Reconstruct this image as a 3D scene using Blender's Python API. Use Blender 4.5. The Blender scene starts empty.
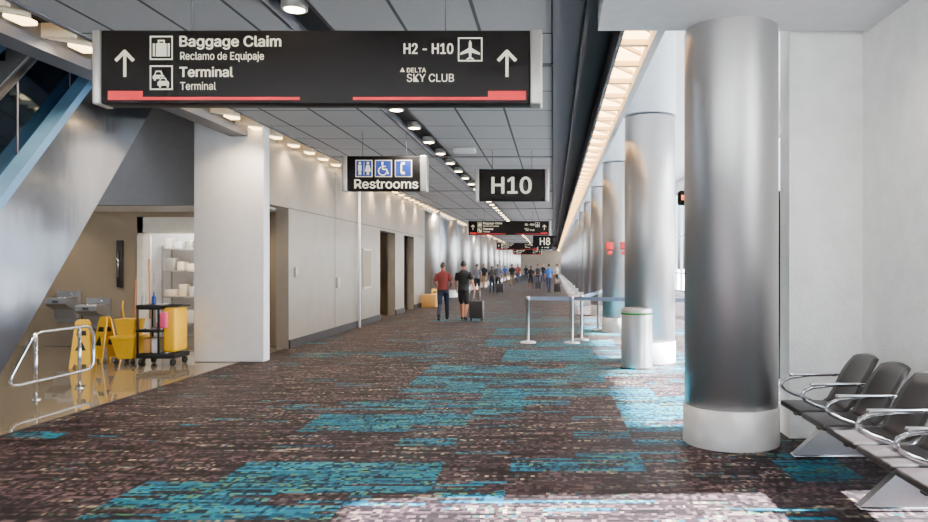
import bpy, bmesh, math, random, os
import numpy as np
from mathutils import Vector, Matrix
random.seed(7)
F=928*28/36.0; CX=553.0; CY=265.0; H=1.65
def PX(x,D): return (x-CX)/F*D
def PZ(y,D): return H+(CY-y)/F*D
def FD(y): return H*F/(y-CY)
SC=bpy.context.scene

# ------------------------------------------------------------------ materials
def s2l(c):
    return tuple(((v/255.0)/12.92 if v/255.0<=0.04045 else (((v/255.0)+0.055)/1.055)**2.4) for v in c)
def mat(name,rgb,rough=0.6,metal=0.0,emit=None,estr=0.0,noise=0.0,nscale=8.0,bump=0.0,bscale=60.0,stretch=(1,1,1),spec=None,coat=0.0):
    m=bpy.data.materials.new(name); m.use_nodes=True
    nt=m.node_tree; b=nt.nodes['Principled BSDF']
    c=s2l(rgb)
    b.inputs['Base Color'].default_value=(*c,1)
    b.inputs['Roughness'].default_value=rough
    b.inputs['Metallic'].default_value=metal
    if spec is not None: b.inputs['Specular IOR Level'].default_value=spec
    if coat: b.inputs['Coat Weight'].default_value=coat
    if emit is not None:
        b.inputs['Emission Color'].default_value=(*s2l(emit),1)
        b.inputs['Emission Strength'].default_value=estr
    tc=nt.nodes.new('ShaderNodeTexCoord'); mp=nt.nodes.new('ShaderNodeMapping')
    mp.inputs['Scale'].default_value=stretch
    nt.links.new(tc.outputs['Object'],mp.inputs['Vector'])
    if noise<=0: noise=0.04
    n=nt.nodes.new('ShaderNodeTexNoise'); n.inputs['Scale'].default_value=nscale; n.inputs['Detail'].default_value=3
    nt.links.new(mp.outputs[0],n.inputs['Vector'])
    mr=nt.nodes.new('ShaderNodeMapRange')
    mr.inputs['From Min'].default_value=0.3; mr.inputs['From Max'].default_value=0.7
    mr.inputs['To Min'].default_value=1-noise; mr.inputs['To Max'].default_value=1+noise
    nt.links.new(n.outputs['Fac'],mr.inputs['Value'])
    vm=nt.nodes.new('ShaderNodeVectorMath'); vm.operation='SCALE'
    vm.inputs[0].default_value=c
    nt.links.new(mr.outputs[0],vm.inputs['Scale'])
    nt.links.new(vm.outputs[0],b.inputs['Base Color'])
    if bump>0:
        n2=nt.nodes.new('ShaderNodeTexNoise'); n2.inputs['Scale'].default_value=bscale; n2.inputs['Detail'].default_value=2
        nt.links.new(mp.outputs[0],n2.inputs['Vector'])
        bp=nt.nodes.new('ShaderNodeBump'); bp.inputs['Strength'].default_value=bump; bp.inputs['Distance'].default_value=0.01
        nt.links.new(n2.outputs['Fac'],bp.inputs['Height']); nt.links.new(bp.outputs[0],b.inputs['Normal'])
    return m
def glassmat(name,tint,trans=0.9,rough=0.02,gl=(0.7,0.8,0.9)):
    m=bpy.data.materials.new(name); m.use_nodes=True
    nt=m.node_tree; nt.nodes.clear()
    o=nt.nodes.new('ShaderNodeOutputMaterial'); mx=nt.nodes.new('ShaderNodeMixShader')
    t=nt.nodes.new('ShaderNodeBsdfTransparent'); t.inputs[0].default_value=(*tint,1)
    g=nt.nodes.new('ShaderNodeBsdfGlossy'); g.inputs['Roughness'].default_value=rough
    g.inputs[0].default_value=(*gl,1)
    mx.inputs[0].default_value=1-trans
    nt.links.new(t.outputs[0],mx.inputs[1]); nt.links.new(g.outputs[0],mx.inputs[2]); nt.links.new(mx.outputs[0],o.inputs[0])
    return m
def gridmat(name,rgb,line,bw,rh,mortar,rough,bumpy=0.0,metal=0.0,off=0.0,var=0.1):
    m=bpy.data.materials.new(name); m.use_nodes=True
    nt=m.node_tree; b=nt.nodes['Principled BSDF']
    tc=nt.nodes.new('ShaderNodeTexCoord'); br=nt.nodes.new('ShaderNodeTexBrick')
    nt.links.new(tc.outputs['Object'],br.inputs['Vector'])
    c=s2l(rgb)
    br.inputs['Color1'].default_value=(*c,1); br.inputs['Color2'].default_value=(c[0]*(1-var),c[1]*(1-var),c[2]*(1-var),1)
    br.inputs['Mortar'].default_value=(*s2l(line),1)
    br.inputs['Scale'].default_value=1.0; br.inputs['Mortar Size'].default_value=mortar
    br.inputs['Brick Width'].default_value=bw; br.inputs['Row Height'].default_value=rh
    br.offset=off
    n=nt.nodes.new('ShaderNodeTexNoise'); n.inputs['Scale'].default_value=90
    nt.links.new(tc.outputs['Object'],n.inputs['Vector'])
    mr=nt.nodes.new('ShaderNodeMapRange'); mr.inputs['From Min'].default_value=.35; mr.inputs['From Max'].default_value=.65
    mr.inputs['To Min'].default_value=.85; mr.inputs['To Max'].default_value=1.1
    nt.links.new(n.outputs['Fac'],mr.inputs['Value'])
    vm=nt.nodes.new('ShaderNodeVectorMath'); vm.operation='SCALE'
    nt.links.new(br.outputs['Color'],vm.inputs[0]); nt.links.new(mr.outputs[0],vm.inputs['Scale'])
    nt.links.new(vm.outputs[0],b.inputs['Base Color'])
    b.inputs['Roughness'].default_value=rough; b.inputs['Metallic'].default_value=metal
    return m

STEEL=mat('brushed_steel',(190,190,192),.34,.9,noise=.08,nscale=60,bump=.03,bscale=300)
STEELD=mat('column_steel',(188,186,186),.36,.86,noise=.14,nscale=260,bump=.08,bscale=260)
STEELB=mat('polished_panel_steel',(160,168,180),.14,.97,noise=.18,nscale=1.6,bump=.38,bscale=2.0,stretch=(1,1,.5))
CHROME=mat('chrome',(225,225,228),.12,1.0)
COLBASE=mat('column_base_plate',(210,206,202),.4,.3)
COLTOP=mat('column_upper_paint',(205,213,222),.45,.2)
WHITE=mat('white_plaster',(242,241,238),.75,noise=.05,nscale=5,bump=.8,bscale=34)
PIERM=mat('pier_paint',(242,242,246),.55,noise=.03)
BEIGE=mat('beige_wall_panel',(138,128,116),.32,.15,noise=.08,nscale=2.5,bump=.08,bscale=40)
BEIGED=mat('beige_alcove_wall',(134,118,96),.55,noise=.06,nscale=2)
GREYW=mat('grey_header_wall',(118,118,122),.7)
DARK=mat('dark_trim',(32,27,27),.5)
CEILG=gridmat('ceiling_acoustic_panels',(152,151,153),(48,48,52),0.735,1.22,.018,.9)
CHAN=mat('ceiling_channel_dark',(26,28,34),.7)
CHANM=mat('ceiling_channel_grey',(76,76,82),.6)
SOFF=mat('soffit_paint',(206,206,208),.7)
WARMFIN=mat('cove_fin',(244,226,196),.6)
COVE=mat('cove_lamp',(255,210,150),.5,emit=(255,206,140),estr=12.0)
LAMP=mat('downlight_lens',(255,250,235),.4,emit=(255,226,180),estr=40)
SLOTLAMP=mat('slot_lamp',(255,240,210),.4,emit=(255,210,140),estr=9)
BLACK=mat('black_plastic',(16,15,16),.4)
SIGNB=mat('sign_face_black',(18,14,14),.5,spec=.15)
SIGNW=mat('sign_lettering',(246,240,216),.6,emit=(246,240,216),estr=.3)
RED=mat('sign_red',(210,6,26),.5)
BLUE=mat('sign_blue',(2,50,140),.5)
CAPM=mat('sign_endcap',(186,182,178),.35,.6)
GLASS=glassmat('window_glass',(.93,.97,1.0),.93)
DGLASS=glassmat('balustrade_glass',(.05,.09,.14),.6,.05,(.16,.22,.28))
LBLUE=mat('escalator_skirt_light',(100,146,184),.35,.4)
RUBBER=mat('rubber_black',(14,14,16),.5)
SEATM=mat('seat_vinyl',(36,30,30),.33,noise=.08,nscale=12,bump=.05,bscale=90)
YEL=mat('yellow_plastic',(240,184,0),.4)
PINK=mat('pink_cloth',(228,80,130),.8)
GREEN=mat('bin_green',(40,120,40),.5)
CARD=mat('cardboard',(190,140,76),.8)
WOOD=mat('broom_wood',(190,120,54),.6)
BELT=mat('belt_blue_grey',(110,122,148),.6)
ORANGE=mat('led_orange',(240,130,40),.5,emit=(240,110,20),estr=1.5)
CONC=mat('apron_concrete',(200,198,194),.9,noise=.1,nscale=.3)
MULL=mat('window_mullion',(200,206,212),.4,.4)
DOORM=mat('door_paint',(226,220,210),.5)
TERR=gridmat('terrazzo_tile',(134,122,104),(102,92,78),1.2,1.2,.006,.03,var=.05)
SUITC=mat('suitcase_shell',(50,46,50),.45)

# ------------------------------------------------------------------ mesh builder
class M:
    def __init__(s): s.v=[];s.f=[];s.m=[];s.s=[];s.mats=[]
    def mi(s,mt):
        if mt not in s.mats: s.mats.append(mt)
        return s.mats.index(mt)
    def add(s,vs,fs,mt,smooth=False,T=None):
        o=len(s.v); k=s.mi(mt)
        for p in vs:
            p=Vector(p)
            if T is not None: p=T@p
            s.v.append(tuple(p))
        for f in fs:
            s.f.append(tuple(i+o for i in f)); s.m.append(k); s.s.append(smooth)
    def box(s,a,b,mt,T=None):
        x0,y0,z0=a;x1,y1,z1=b
        vs=[(x0,y0,z0),(x1,y0,z0),(x1,y1,z0),(x0,y1,z0),(x0,y0,z1),(x1,y0,z1),(x1,y1,z1),(x0,y1,z1)]
        s.add(vs,[(0,3,2,1),(4,5,6,7),(0,1,5,4),(1,2,6,5),(2,3,7,6),(3,0,4,7)],mt,False,T)
    def rbox(s,a,b,mt,r=.02,seg=3,T=None):
        bm=bmesh.new(); bmesh.ops.create_cube(bm,size=1)
        for v in bm.verts:
            v.co=Vector([(a[i]+b[i])/2+v.co[i]*(b[i]-a[i]) for i in range(3)])
        bmesh.ops.bevel(bm,geom=list(bm.edges),offset=r,segments=seg,profile=.5,affect='EDGES')
        bm.verts.ensure_lookup_table()
        for i,v in enumerate(bm.verts): v.index=i
        s.add([v.co.copy() for v in bm.verts],[tuple(v.index for v in f.verts) for f in bm.faces],mt,True,T); bm.free()
    def path(s,pts,r,mt,n=10,T=None,closed=False,fl=1.0,up=None):
        P=[Vector(p) for p in pts]; N=len(P)
        R=r if isinstance(r,(list,tuple)) else [r]*N
        vs=[];fs=[];ref=None
        for i in range(N):
            if closed: d=(P[(i+1)%N]-P[i-1])
            else: d=(P[min(i+1,N-1)]-P[max(i-1,0)])
            d.normalize()
            if ref is None:
                ref=Vector(up) if up else (Vector((0,0,1)) if abs(d.z)<.9 else Vector((1,0,0)))
            a=(ref-d*ref.dot(d))
            if a.length<1e-5: a=d.orthogonal()
            a.normalize(); ref=a if not up else Vector(up); b=d.cross(a)
            for k in range(n):
                t=2*math.pi*k/n
                vs.append(P[i]+a*math.cos(t)*R[i]*fl+b*math.sin(t)*R[i])
        for i in range(N if closed else N-1):
            j=(i+1)%N
            for k in range(n):
                l=(k+1)%n
                fs.append((i*n+k,i*n+l,j*n+l,j*n+k))
        if not closed:
            fs.append(tuple(range(n-1,-1,-1))); fs.append(tuple((N-1)*n+k for k in range(n)))
        s.add(vs,fs,mt,True,T)
    def lathe(s,prof,c,mt,n=32,T=None,smooth=True):
        vs=[];fs=[]
        for (r,z) in prof:
            for k in range(n):
                t=2*math.pi*k/n; vs.append((c[0]+r*math.cos(t),c[1]+r*math.sin(t),c[2]+z))
        for i in range(len(prof)-1):
            for k in range(n):
                l=(k+1)%n; fs.append((i*n+k,i*n+l,(i+1)*n+l,(i+1)*n+k))
        s.add(vs,fs,mt,smooth,T)
        s.add(vs[:n],[tuple(range(n-1,-1,-1))],mt,False,T)
        s.add(vs[-n:],[tuple(range(n))],mt,False,T)
    def prism(s,poly,fn,w0,w1,mt,smooth=False):
        n=len(poly)
        vs=[fn(a,b,w0) for a,b in poly]+[fn(a,b,w1) for a,b in poly]
        fs=[tuple(range(n)),tuple(range(2*n-1,n-1,-1))]+[(i,i+n,(i+1)%n+n,(i+1)%n) for i in range(n)]
        s.add(vs,fs,mt,smooth)
    def ell(s,c,r,mt,nu=16,nv=10,T=None):
        vs=[];fs=[]
        for j in range(1,nv):
            ph=math.pi*j/nv
            for k in range(nu):
                t=2*math.pi*k/nu
                vs.append((c[0]+r[0]*math.sin(ph)*math.cos(t),c[1]+r[1]*math.sin(ph)*math.sin(t),c[2]-r[2]*math.cos(ph)))
        b=len(vs); vs.append((c[0],c[1],c[2]-r[2])); vs.append((c[0],c[1],c[2]+r[2]))
        for j in range(nv-2):
            for k in range(nu):
                l=(k+1)%nu; fs.append((j*nu+k,j*nu+l,(j+1)*nu+l,(j+1)*nu+k))
        for k in range(nu):
            l=(k+1)%nu; fs.append((b,l,k)); fs.append((b+1,(nv-2)*nu+k,(nv-2)*nu+l))
        s.add(vs,fs,mt,True,T)
    def finish(s,name,loc=None):
        me=bpy.data.meshes.new(name); 
        V=s.v
        if loc is not None: V=[(a-loc[0],b-loc[1],c-loc[2]) for a,b,c in V]
        me.from_pydata(V,[],s.f)
        for m_ in s.mats: me.materials.append(m_)
        me.polygons.foreach_set('material_index',s.m); me.polygons.foreach_set('use_smooth',s.s)
        me.update()
        o=bpy.data.objects.new(name,me)
        if loc is not None: o.location=loc
        SC.collection.objects.link(o); return o

def simplebox(name,a,b,mt):
    m=M(); m.box(a,b,mt); return m.finish(name)

FONT=None
try:
    fp=os.path.join(bpy.utils.system_resource('DATAFILES'),'fonts')
    for cand in ('Inter.woff2','Inter.ttf','droidsans.ttf'):
        if os.path.exists(os.path.join(fp,cand)): FONT=bpy.data.fonts.load(os.path.join(fp,cand)); break
except Exception as ex: print('nofont',ex)
_tc={}
def text_mesh(t):
    if t in _tc: return _tc[t]
    cu=bpy.data.curves.new('t','FONT'); cu.body=t; cu.resolution_u=4
    if FONT: cu.font=FONT
    o=bpy.data.objects.new('t',cu); SC.collection.objects.link(o)
    dg=bpy.context.evaluated_depsgraph_get(); dg.update()
    me=o.evaluated_get(dg).to_mesh()
    vs=[(v.co.x,v.co.y) for v in me.vertices]; fs=[tuple(p.vertices) for p in me.polygons]
    o.evaluated_get(dg).to_mesh_clear()
    bpy.data.objects.remove(o); bpy.data.curves.remove(cu)
    _tc[t]=(vs,fs); return vs,fs

class Sign(M):
    def __init__(s,D,dref=None,dx=0.0,face=1):
        super().__init__(); s.D=D; s.dr=dref or D; s.dx=dx
    def w(s,x,y,l=0):
        return (PX(x,s.dr)+s.dx, s.D-.003*l, PZ(y,s.dr))
    def rect(s,x0,y0,x1,y1,mt,l=1):
        s.add([s.w(x0,y1,l),s.w(x1,y1,l),s.w(x1,y0,l),s.w(x0,y0,l)],[(0,1,2,3)],mt)
    def poly(s,pts,mt,l=1):
        s.add([s.w(a,b,l) for a,b in pts],[tuple(range(len(pts)))],mt)
    def disc(s,x,y,r,mt,l=1,n=14):
        s.poly([(x+r*math.cos(2*math.pi*k/n),y+r*math.sin(2*math.pi*k/n)) for k in range(n)],mt,l)
    def line(s,x0,y0,x1,y1,w,mt,l=1):
        d=math.hypot(x1-x0,y1-y0); nx,ny=-(y1-y0)/d*w/2,(x1-x0)/d*w/2
        s.poly([(x0+nx,y0+ny),(x1+nx,y1+ny),(x1-nx,y1-ny),(x0-nx,y0-ny)],mt,l)
    def frame(s,x0,y0,x1,y1,t,mt,l=1):
        s.rect(x0,y0,x1,y0+t,mt,l);s.rect(x0,y1-t,x1,y1,mt,l);s.rect(x0,y0,x0+t,y1,mt,l);s.rect(x1-t,y0,x1,y1,mt,l)
    def text(s,t,x0,y0,x1,y1,mt,bold=0.0,l=1):
        vs,fs=text_mesh(t)
        a=np.array(vs); mn=a.min(0); mx=a.max(0)
        for j,(sx_,sy_) in enumerate([(0,0)] if bold==0 else [(-bold,0),(0,0),(bold,0),(0,-bold*.6),(0,bold*.6)]):
            out=[s.w(x0+sx_+(vx-mn[0])/(mx[0]-mn[0])*(x1-x0), y1+sy_-(vy-mn[1])/(mx[1]-mn[1])*(y1-y0),l+.15*j) for vx,vy in vs]
            s.add(out,fs,mt)
    def arrow(s,x,y0,y1,mt):
        s.line(x,y0+1,x,y1,3,mt,1)
        s.line(x+.6,y0,x-9,y0+10,3.4,mt,2); s.line(x-.6,y0,x+9,y0+10,3.4,mt,2)
    def body(s,x0,y0,x1,y1,cap0,cap1,th=.16):
        a=s.w(x0,y1); b=s.w(x1,y0)
        s.rbox((a[0],s.D+.001,a[2]),(b[0],s.D+th,b[2]),SIGNB,.012,2)
        for (p,q) in ((x0-cap0,x0),(x1,x1+cap1)):
            if q-p>.5:
                a2=s.w(p,y1+.5); b2=s.w(q,y0-.5)
                s.rbox((a2[0],s.D-.02,a2[2]),(b2[0],s.D+th+.02,b2[2]),CAPM,.015,2)
        for f in (.2,.8):
            X=a[0]+(b[0]-a[0])*f
            s.path([(X,s.D+th/2,b[2]-.01),(X,s.D+th/2,4.0)],.006,CHANM,8)

def baggage(D,dx):
    s=Sign(D,5.85,dx)
    s.body(101,30,530,104,8,12)
    s.arrow(125,51,77,SIGNW); s.arrow(507,51,77,SIGNW)
    s.frame(150,36,173,60,1.4,SIGNW)
    s.rect(153,43.5,170,56.5,SIGNW); s.frame(158,40,165,44.5,1.4,SIGNW)
    s.rect(155.2,43.5,156.2,56.5,SIGNB,2); s.rect(167,43.5,168,56.5,SIGNB,2)
    s.frame(150,65.5,173,90,1.4,SIGNW)
    s.poly([(153,76),(154.5,75),(156,70.8),(161.5,70.8),(163.2,75),(164.5,76),(164.5,79),(153,79)],SIGNW)
    s.poly([(155.6,75),(156.8,72.2),(160.8,72.2),(161.8,75)],SIGNB,2); s.rect(154,79,156,80.5,SIGNW)
    s.poly([(157.6,82),(159.4,81),(161,77.2),(167,77.2),(168.8,81),(170.4,82),(170.4,86),(157.6,86)],SIGNB,3)
    s.poly([(158.4,82.4),(160,81.4),(161.6,78),(166.4,78),(168.2,81.4),(169.8,82.4),(169.8,86),(158.4,86)],SIGNW,4)
    s.poly([(161.2,81.4),(162.3,79.2),(165.8,79.2),(167,81.4)],SIGNB,5); s.rect(159.2,86,161.2,87.6,SIGNW); s.rect(167,86,169,87.6,SIGNW)
    s.text('Baggage Claim',180,36,281,49.5,SIGNW,.45)
    s.text('Reclamo de Equipaje',180.5,52,264,62,SIGNW,.1)
    s.text('Terminal',180,67,233,77,SIGNW,.45)
    s.text('Terminal',180.5,82,216,90,SIGNW,.1)
    s.text('H2 - H10',404,43.5,453,54,SIGNW,.4)
    s.frame(458,37.5,482.5,61.5,1.4,SIGNW)
    s.poly([(470.2,40),(471.6,43),(471.6,48),(480,53),(480,55),(471.6,52.6),(471.2,57),(474,59),(474,60),(470.2,59),(466.4,60),(466.4,59),(469.2,57),(468.8,52.6),(460.4,55),(460.4,53),(468.8,48),(468.8,43)],SIGNW)
    s.poly([(400,72),(402.5,67.5),(405,72)],SIGNW)
    s.text('DELTA',407,68,426,72.5,SIGNW,.1)
    s.text('SKY CLUB',407,74,454,82,SIGNW,.1)
    s.rect(108,91,143,100,RED); s.rect(143,97,300,100,RED)
    s.rect(353,97,488,100,RED); s.rect(488,91,526,100,RED)
    return s.finish('overhead_wayfinding_sign')

baggage(5.85,0)
baggage(31.3,PX(509,31.3)-PX(318,5.85))
baggage(62,PX(517,62)-PX(318,5.85))
baggage(90,-3.2-PX(318,5.85))

def restrooms():
    s=Sign(12.7); s.body(347,156,420,191,5,7)
    for x0 in (355.5,375,395):
        s.rect(x0,160,x0+17,177,SIGNW,1); s.rect(x0+.8,160.8,x0+16.2,176.2,BLUE,2)
    def man(x):
        s.disc(x,163.2,1.3,SIGNW,3); s.rect(x-1.7,165,x+1.7,170.5,SIGNW,3); s.rect(x-1.3,170,x-.2,175,SIGNW,3); s.rect(x+.2,170,x+1.3,175,SIGNW,3)
    man(360)
    s.disc(368,163.2,1.3,SIGNW,3); s.poly([(366.6,165),(369.4,165),(371,171.5),(365,171.5)],SIGNW,3); s.rect(366.9,171,367.8,175,SIGNW,3); s.rect(368.2,171,369.1,175,SIGNW,3)
    s.rect(363.9,162,364.3,175,SIGNW,3)
    s.disc(382.5,163,1.2,SIGNW,3)
    s.line(382.5,164,382.8,169.5,1.4,SIGNW,3); s.line(382.8,169.3,386.5,169.5,1.3,SIGNW,3); s.line(386.3,169,388.5,174.2,1.3,SIGNW,3); s.line(382.6,166.4,386,166.6,1,SIGNW,3)
    pts=[(382.8+4.2*math.cos(t),171+4.2*math.sin(t)) for t in np.linspace(math.radians(20),math.radians(245),12)]
    for a,b in zip(pts[:-1],pts[1:]): s.line(*a,*b,1.0,SIGNW,3)
    s.line(401.4,164,401.4,172.5,1.8,SIGNW,3); s.line(401.2,163.6,405,163.3,2.6,SIGNW,3); s.line(401.2,172.8,405,173.2,2.6,SIGNW,3)
    s.text('Restrooms',354.5,179.5,418,188.5,SIGNW,.3)
    s.finish('restrooms_sign')
restrooms()
s=Sign(14.7); s.body(479,169,545,201,4,4); s.text('H10',492,177,531,193.5,SIGNW,.6); s.finish('gate_sign')
s=Sign(52); s.body(533,235.5,557,247,0,0); s.text('H8',540,237.7,550,245,SIGNW,.15); s.finish('gate_sign')
s=Sign(75); s.body(538,241,553,249.5,0,0); s.text('H6',542,243,549,248,SIGNW,.1); s.finish('gate_sign')
s=Sign(29); s.body(396,207,420,233,0,1)
s.frame(404,209.5,411,218,.9,SIGNW); s.disc(407.5,213.8,2,SIGNW); s.text('Elevator',399,219,417,223.5,SIGNW,.1); s.rect(403,225.5,412,231.5,BLUE); s.disc(407.5,228.5,2,SIGNW,2)
s.finish('elevator_sign')

# ------------------------------------------------------------------ carpet floor
def carpet():
    tx,ty=0.55,0.275
    xs=np.arange(-5.3,8.001,tx); ys=np.arange(-5.5,121,ty)
    rects=[(495,625,453,470,1),(215,430,466,486,.9),(130,330,489,513,.9),(60,170,508,521,.85),(360,500,488,508,.55),(335,455,417,427,1),(360,560,400,409,.85),(395,640,388,396,.95),(420,600,376,384,.95),
     (440,690,366,372,.85),(500,690,350,361,.95),(480,620,340,346,.85),(600,690,408,428,.65),(640,700,398,428,.85),(745,850,452,474,.85),(300,455,352,357,.7),(760,850,505,520,.75),(620,690,440,447,.75),(500,700,328,334,.8),(440,600,318,322,.65)]
    W=[(PX(a,FD((c+d)/2)),PX(b,FD((c+d)/2)),FD(d),FD(c),k) for a,b,c,d,k in rects]
    V=[];Fc=[];col=[]
    rnd=random.Random(3)
    nx,ny=len(xs),len(ys)
    for y in ys:
        for x in xs: V.append((x,y,0))
    for j in range(ny-1):
        for i in range(nx-1):
            Fc.append((j*nx+i,j*nx+i+1,(j+1)*nx+i+1,(j+1)*nx+i))
            cx,cy=xs[i]+tx/2,ys[j]+ty/2
            v=0.0
            for a,b,c,d,k in W:
                if a<=cx<=b and c-.08<=cy<=d+.08: v=max(v,k*(rnd.uniform(.8,1) if rnd.random()<.88 else .3))
            if v==0:
                q=math.sin(cx*1.3+cy*.35)+math.sin(cy*.8-cx*.5)
                pr=.07+(.26 if q>.9 and cy>7 else 0)
                if cx<-3 : pr*=.3
                if rnd.random()<pr: v=rnd.choice([.35,.5,.7])
                else: v=rnd.uniform(.1,.25)
            col.append((v,rnd.random(),rnd.random(),1))
    me=bpy.data.meshes.new('floor'); me.from_pydata(V,[],Fc)
    at=me.color_attributes.new('tint','FLOAT_COLOR','CORNER')
    buf=np.repeat(np.array(col),4,axis=0).ravel().astype(np.float32)
    at.data.foreach_set('color',buf)
    m=bpy.data.materials.new('patterned_carpet'); m.use_nodes=True; nt=m.node_tree; L=nt.links; N=nt.nodes
    b=N['Principled BSDF']; b.inputs['Roughness'].default_value=.6; b.inputs['Specular IOR Level'].default_value=.13
    tc=N.new('ShaderNodeTexCoord'); sep=N.new('ShaderNodeSeparateXYZ'); L.new(tc.outputs['Object'],sep.inputs[0])
    def mth(op,a,b_=None):
        n=N.new('ShaderNodeMath'); n.operation=op
        for i,v in enumerate((a,b_)):
            if v is None: continue
            if isinstance(v,(int,float)): n.inputs[i].default_value=v
            else: L.new(v,n.inputs[i])
        return n.outputs[0]
    X,Y=sep.outputs[0],sep.outputs[1]
    def cells(sx,sy,seed):
        fy=mth('FLOOR',mth('DIVIDE',Y,sy))
        wn=N.new('ShaderNodeTexWhiteNoise'); wn.noise_dimensions='2D'
        cb=N.new('ShaderNodeCombineXYZ'); L.new(fy,cb.inputs[0]); cb.inputs[1].default_value=seed; L.new(cb.outputs[0],wn.inputs['Vector'])
        xo=mth('ADD',X,mth('MULTIPLY',wn.outputs['Value'],sx*3))
        fx=mth('FLOOR',mth('DIVIDE',xo,sx))
        cb2=N.new('ShaderNodeCombineXYZ'); L.new(fx,cb2.inputs[0]); L.new(fy,cb2.inputs[1]); cb2.inputs[2].default_value=seed
        w2=N.new('ShaderNodeTexWhiteNoise'); w2.noise_dimensions='3D'; L.new(cb2.outputs[0],w2.inputs['Vector'])
        return w2.outputs['Value']
    a1=cells(.30,.0393,1.0); a2=cells(.03,.069,5.0); a3=cells(.9,.1375,9.0); a4=cells(.5,.055,13.0)
    att=N.new('ShaderNodeAttribute'); att.attribute_name='tint'
    sp=N.new('ShaderNodeSeparateColor'); L.new(att.outputs['Color'],sp.inputs[0])
    def ramp(fac,stops):
        r=N.new('ShaderNodeValToRGB'); r.color_ramp.interpolation='CONSTANT'
        e=r.color_ramp.elements
        while len(e)>1: e.remove(e[-1])
        e[0].position=0; e[0].color=(*s2l(stops[0][1]),1)
        for p,c in stops[1:]:
            q=e.new(p); q.color=(*s2l(c),1)
        L.new(fac,r.inputs[0]); return r.outputs[0]
    mixv=mth('ADD',mth('MULTIPLY',a1,.72),mth('MULTIPLY',a2,.28))
    br=ramp(mixv,[(0,(10,6,8)),(.22,(26,17,20)),(.36,(52,38,41)),(.48,(18,11,14)),(.56,(72,55,56)),(.66,(34,23,27)),(.78,(92,76,70)),(.86,(46,66,54)),(.90,(134,120,96)),(.94,(0,56,72))])
    te=ramp(mixv,[(0,(0,20,32)),(.2,(0,56,76)),(.36,(0,84,104)),(.54,(0,102,116)),(.66,(8,24,34)),(.74,(66,106,76)),(.82,(0,66,88)),(.92,(38,26,30))])
    mx=N.new('ShaderNodeMix'); mx.data_type='RGBA'
    sel=mth('GREATER_THAN',sp.outputs[0],mth('ADD',mth('MULTIPLY',a4,.72),.18))
    L.new(sel,mx.inputs[0]); L.new(br,mx.inputs[6]); L.new(te,mx.inputs[7])
    mod=mth('ADD',.66,mth('ADD',mth('MULTIPLY',a3,.5),mth('MULTIPLY',sp.outputs[1],.18)))
    vm=N.new('ShaderNodeVectorMath'); vm.operation='SCALE'; L.new(mx.outputs[2],vm.inputs[0]); L.new(mod,vm.inputs['Scale'])
    L.new(vm.outputs[0],b.inputs['Base Color'])
    nz=N.new('ShaderNodeTexNoise'); nz.inputs['Scale'].default_value=250; L.new(tc.outputs['Object'],nz.inputs['Vector'])
    bp=N.new('ShaderNodeBump'); bp.inputs['Strength'].default_value=.3; bp.inputs['Distance'].default_value=.004
    L.new(nz.outputs['Fac'],bp.inputs['Height']); L.new(bp.outputs[0],b.inputs['Normal'])
    me.materials.append(m); o=bpy.data.objects.new('floor',me); SC.collection.objects.link(o)
carpet()
simplebox('floor_terrazzo',(-14,-6,-.12),(8.2,121,-.006),TERR)
simplebox('ground_apron',(-200,-200,-.4),(260,300,-.2),CONC)
simplebox('trim_1',(-5.33,-5.5,-.005),(-5.29,12.3,.006),DARK)

# ------------------------------------------------------------------ ceiling & roof
c=M()
c.box((-4.8,-6,4.0),(-2.6,120,4.05),CEILG)
c.box((-2.2,-6,4.0),(0.0,120,4.05),CEILG)
c.box((-2.62,-6,4.12),(-2.18,120,4.17),CHAN)
c.box((-2.62,-6,4.0),(-2.58,120,4.14),CHANM); c.box((-2.22,-6,4.0),(-2.18,120,4.14),CHANM)
c.box((0.0,-6,3.97),(0.06,120,4.2),CHANM)
c.box((0.06,-6,4.05),(.30,120,4.1),CHANM)
c.box((.30,-6,3.97),(.34,120,4.3),CHAN)
c.box((.34,-6,4.22),(.68,120,4.28),CHAN)
c.box((.66,-6,3.93),(.70,120,4.3),CHANM)
c.box((1.0,-6,3.9),(1.08,120,7),SOFF)
c.box((-4.84,-6,3.985),(-4.78,120,4.1),CHANM)
c.box((-5.2,-6,4.1),(-4.8,120,4.15),CHAN)
c.box((-5.5,-6,3.84),(-5.2,12.9,3.95),CHANM)
c.box((-5.5,-6,3.95),(-5.42,12.9,7),GREYW)
c.box((-5.3,29,3.9),(-5.2,120,7),SOFF)
for y in np.arange(1.2,118,7.2): c.box((-4.8,y,3.985),(0,y+.1,4.0),CHANM)
c.finish('ceiling')
c=M(); c.box((-14.2,-6.2,7.0),(3.2,6.95,7.2),SOFF); c.box((-14.2,6.95,7.0),(8.4,121,7.2),SOFF); c.finish('ceiling_roof')
c=M()
c.box((.69,-6,4.03),(1.0,120,4.06),COVE)
fnz=lambda a,b,w:(a,b,w)
for i_,y in enumerate(np.arange(6.8,110,.8)): 
    c.box((.70,y,3.97),(1.0,y+.08,4.03),WARMFIN)
    c.prism([(.72,y+.08),(.98,y+.44),(.98,y+.48),(.72,y+.12)],fnz,3.985,4.03,WARMFIN)
c.finish('cove_light_strip')
c=M()
for i in range(60):
    y=6.7+1.45*(i-2)
    if i>0:
        c.lathe([(.12,0),(.12,-.1),(.10,-.105),(.09,-.02)],(-2.4,y,4.12),CAPM,20)
        c.lathe([(.09,-.06),(.09,-.085)],(-2.4,y,4.1),LAMP,20)
c.finish('downlight_row')
c=M()
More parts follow.
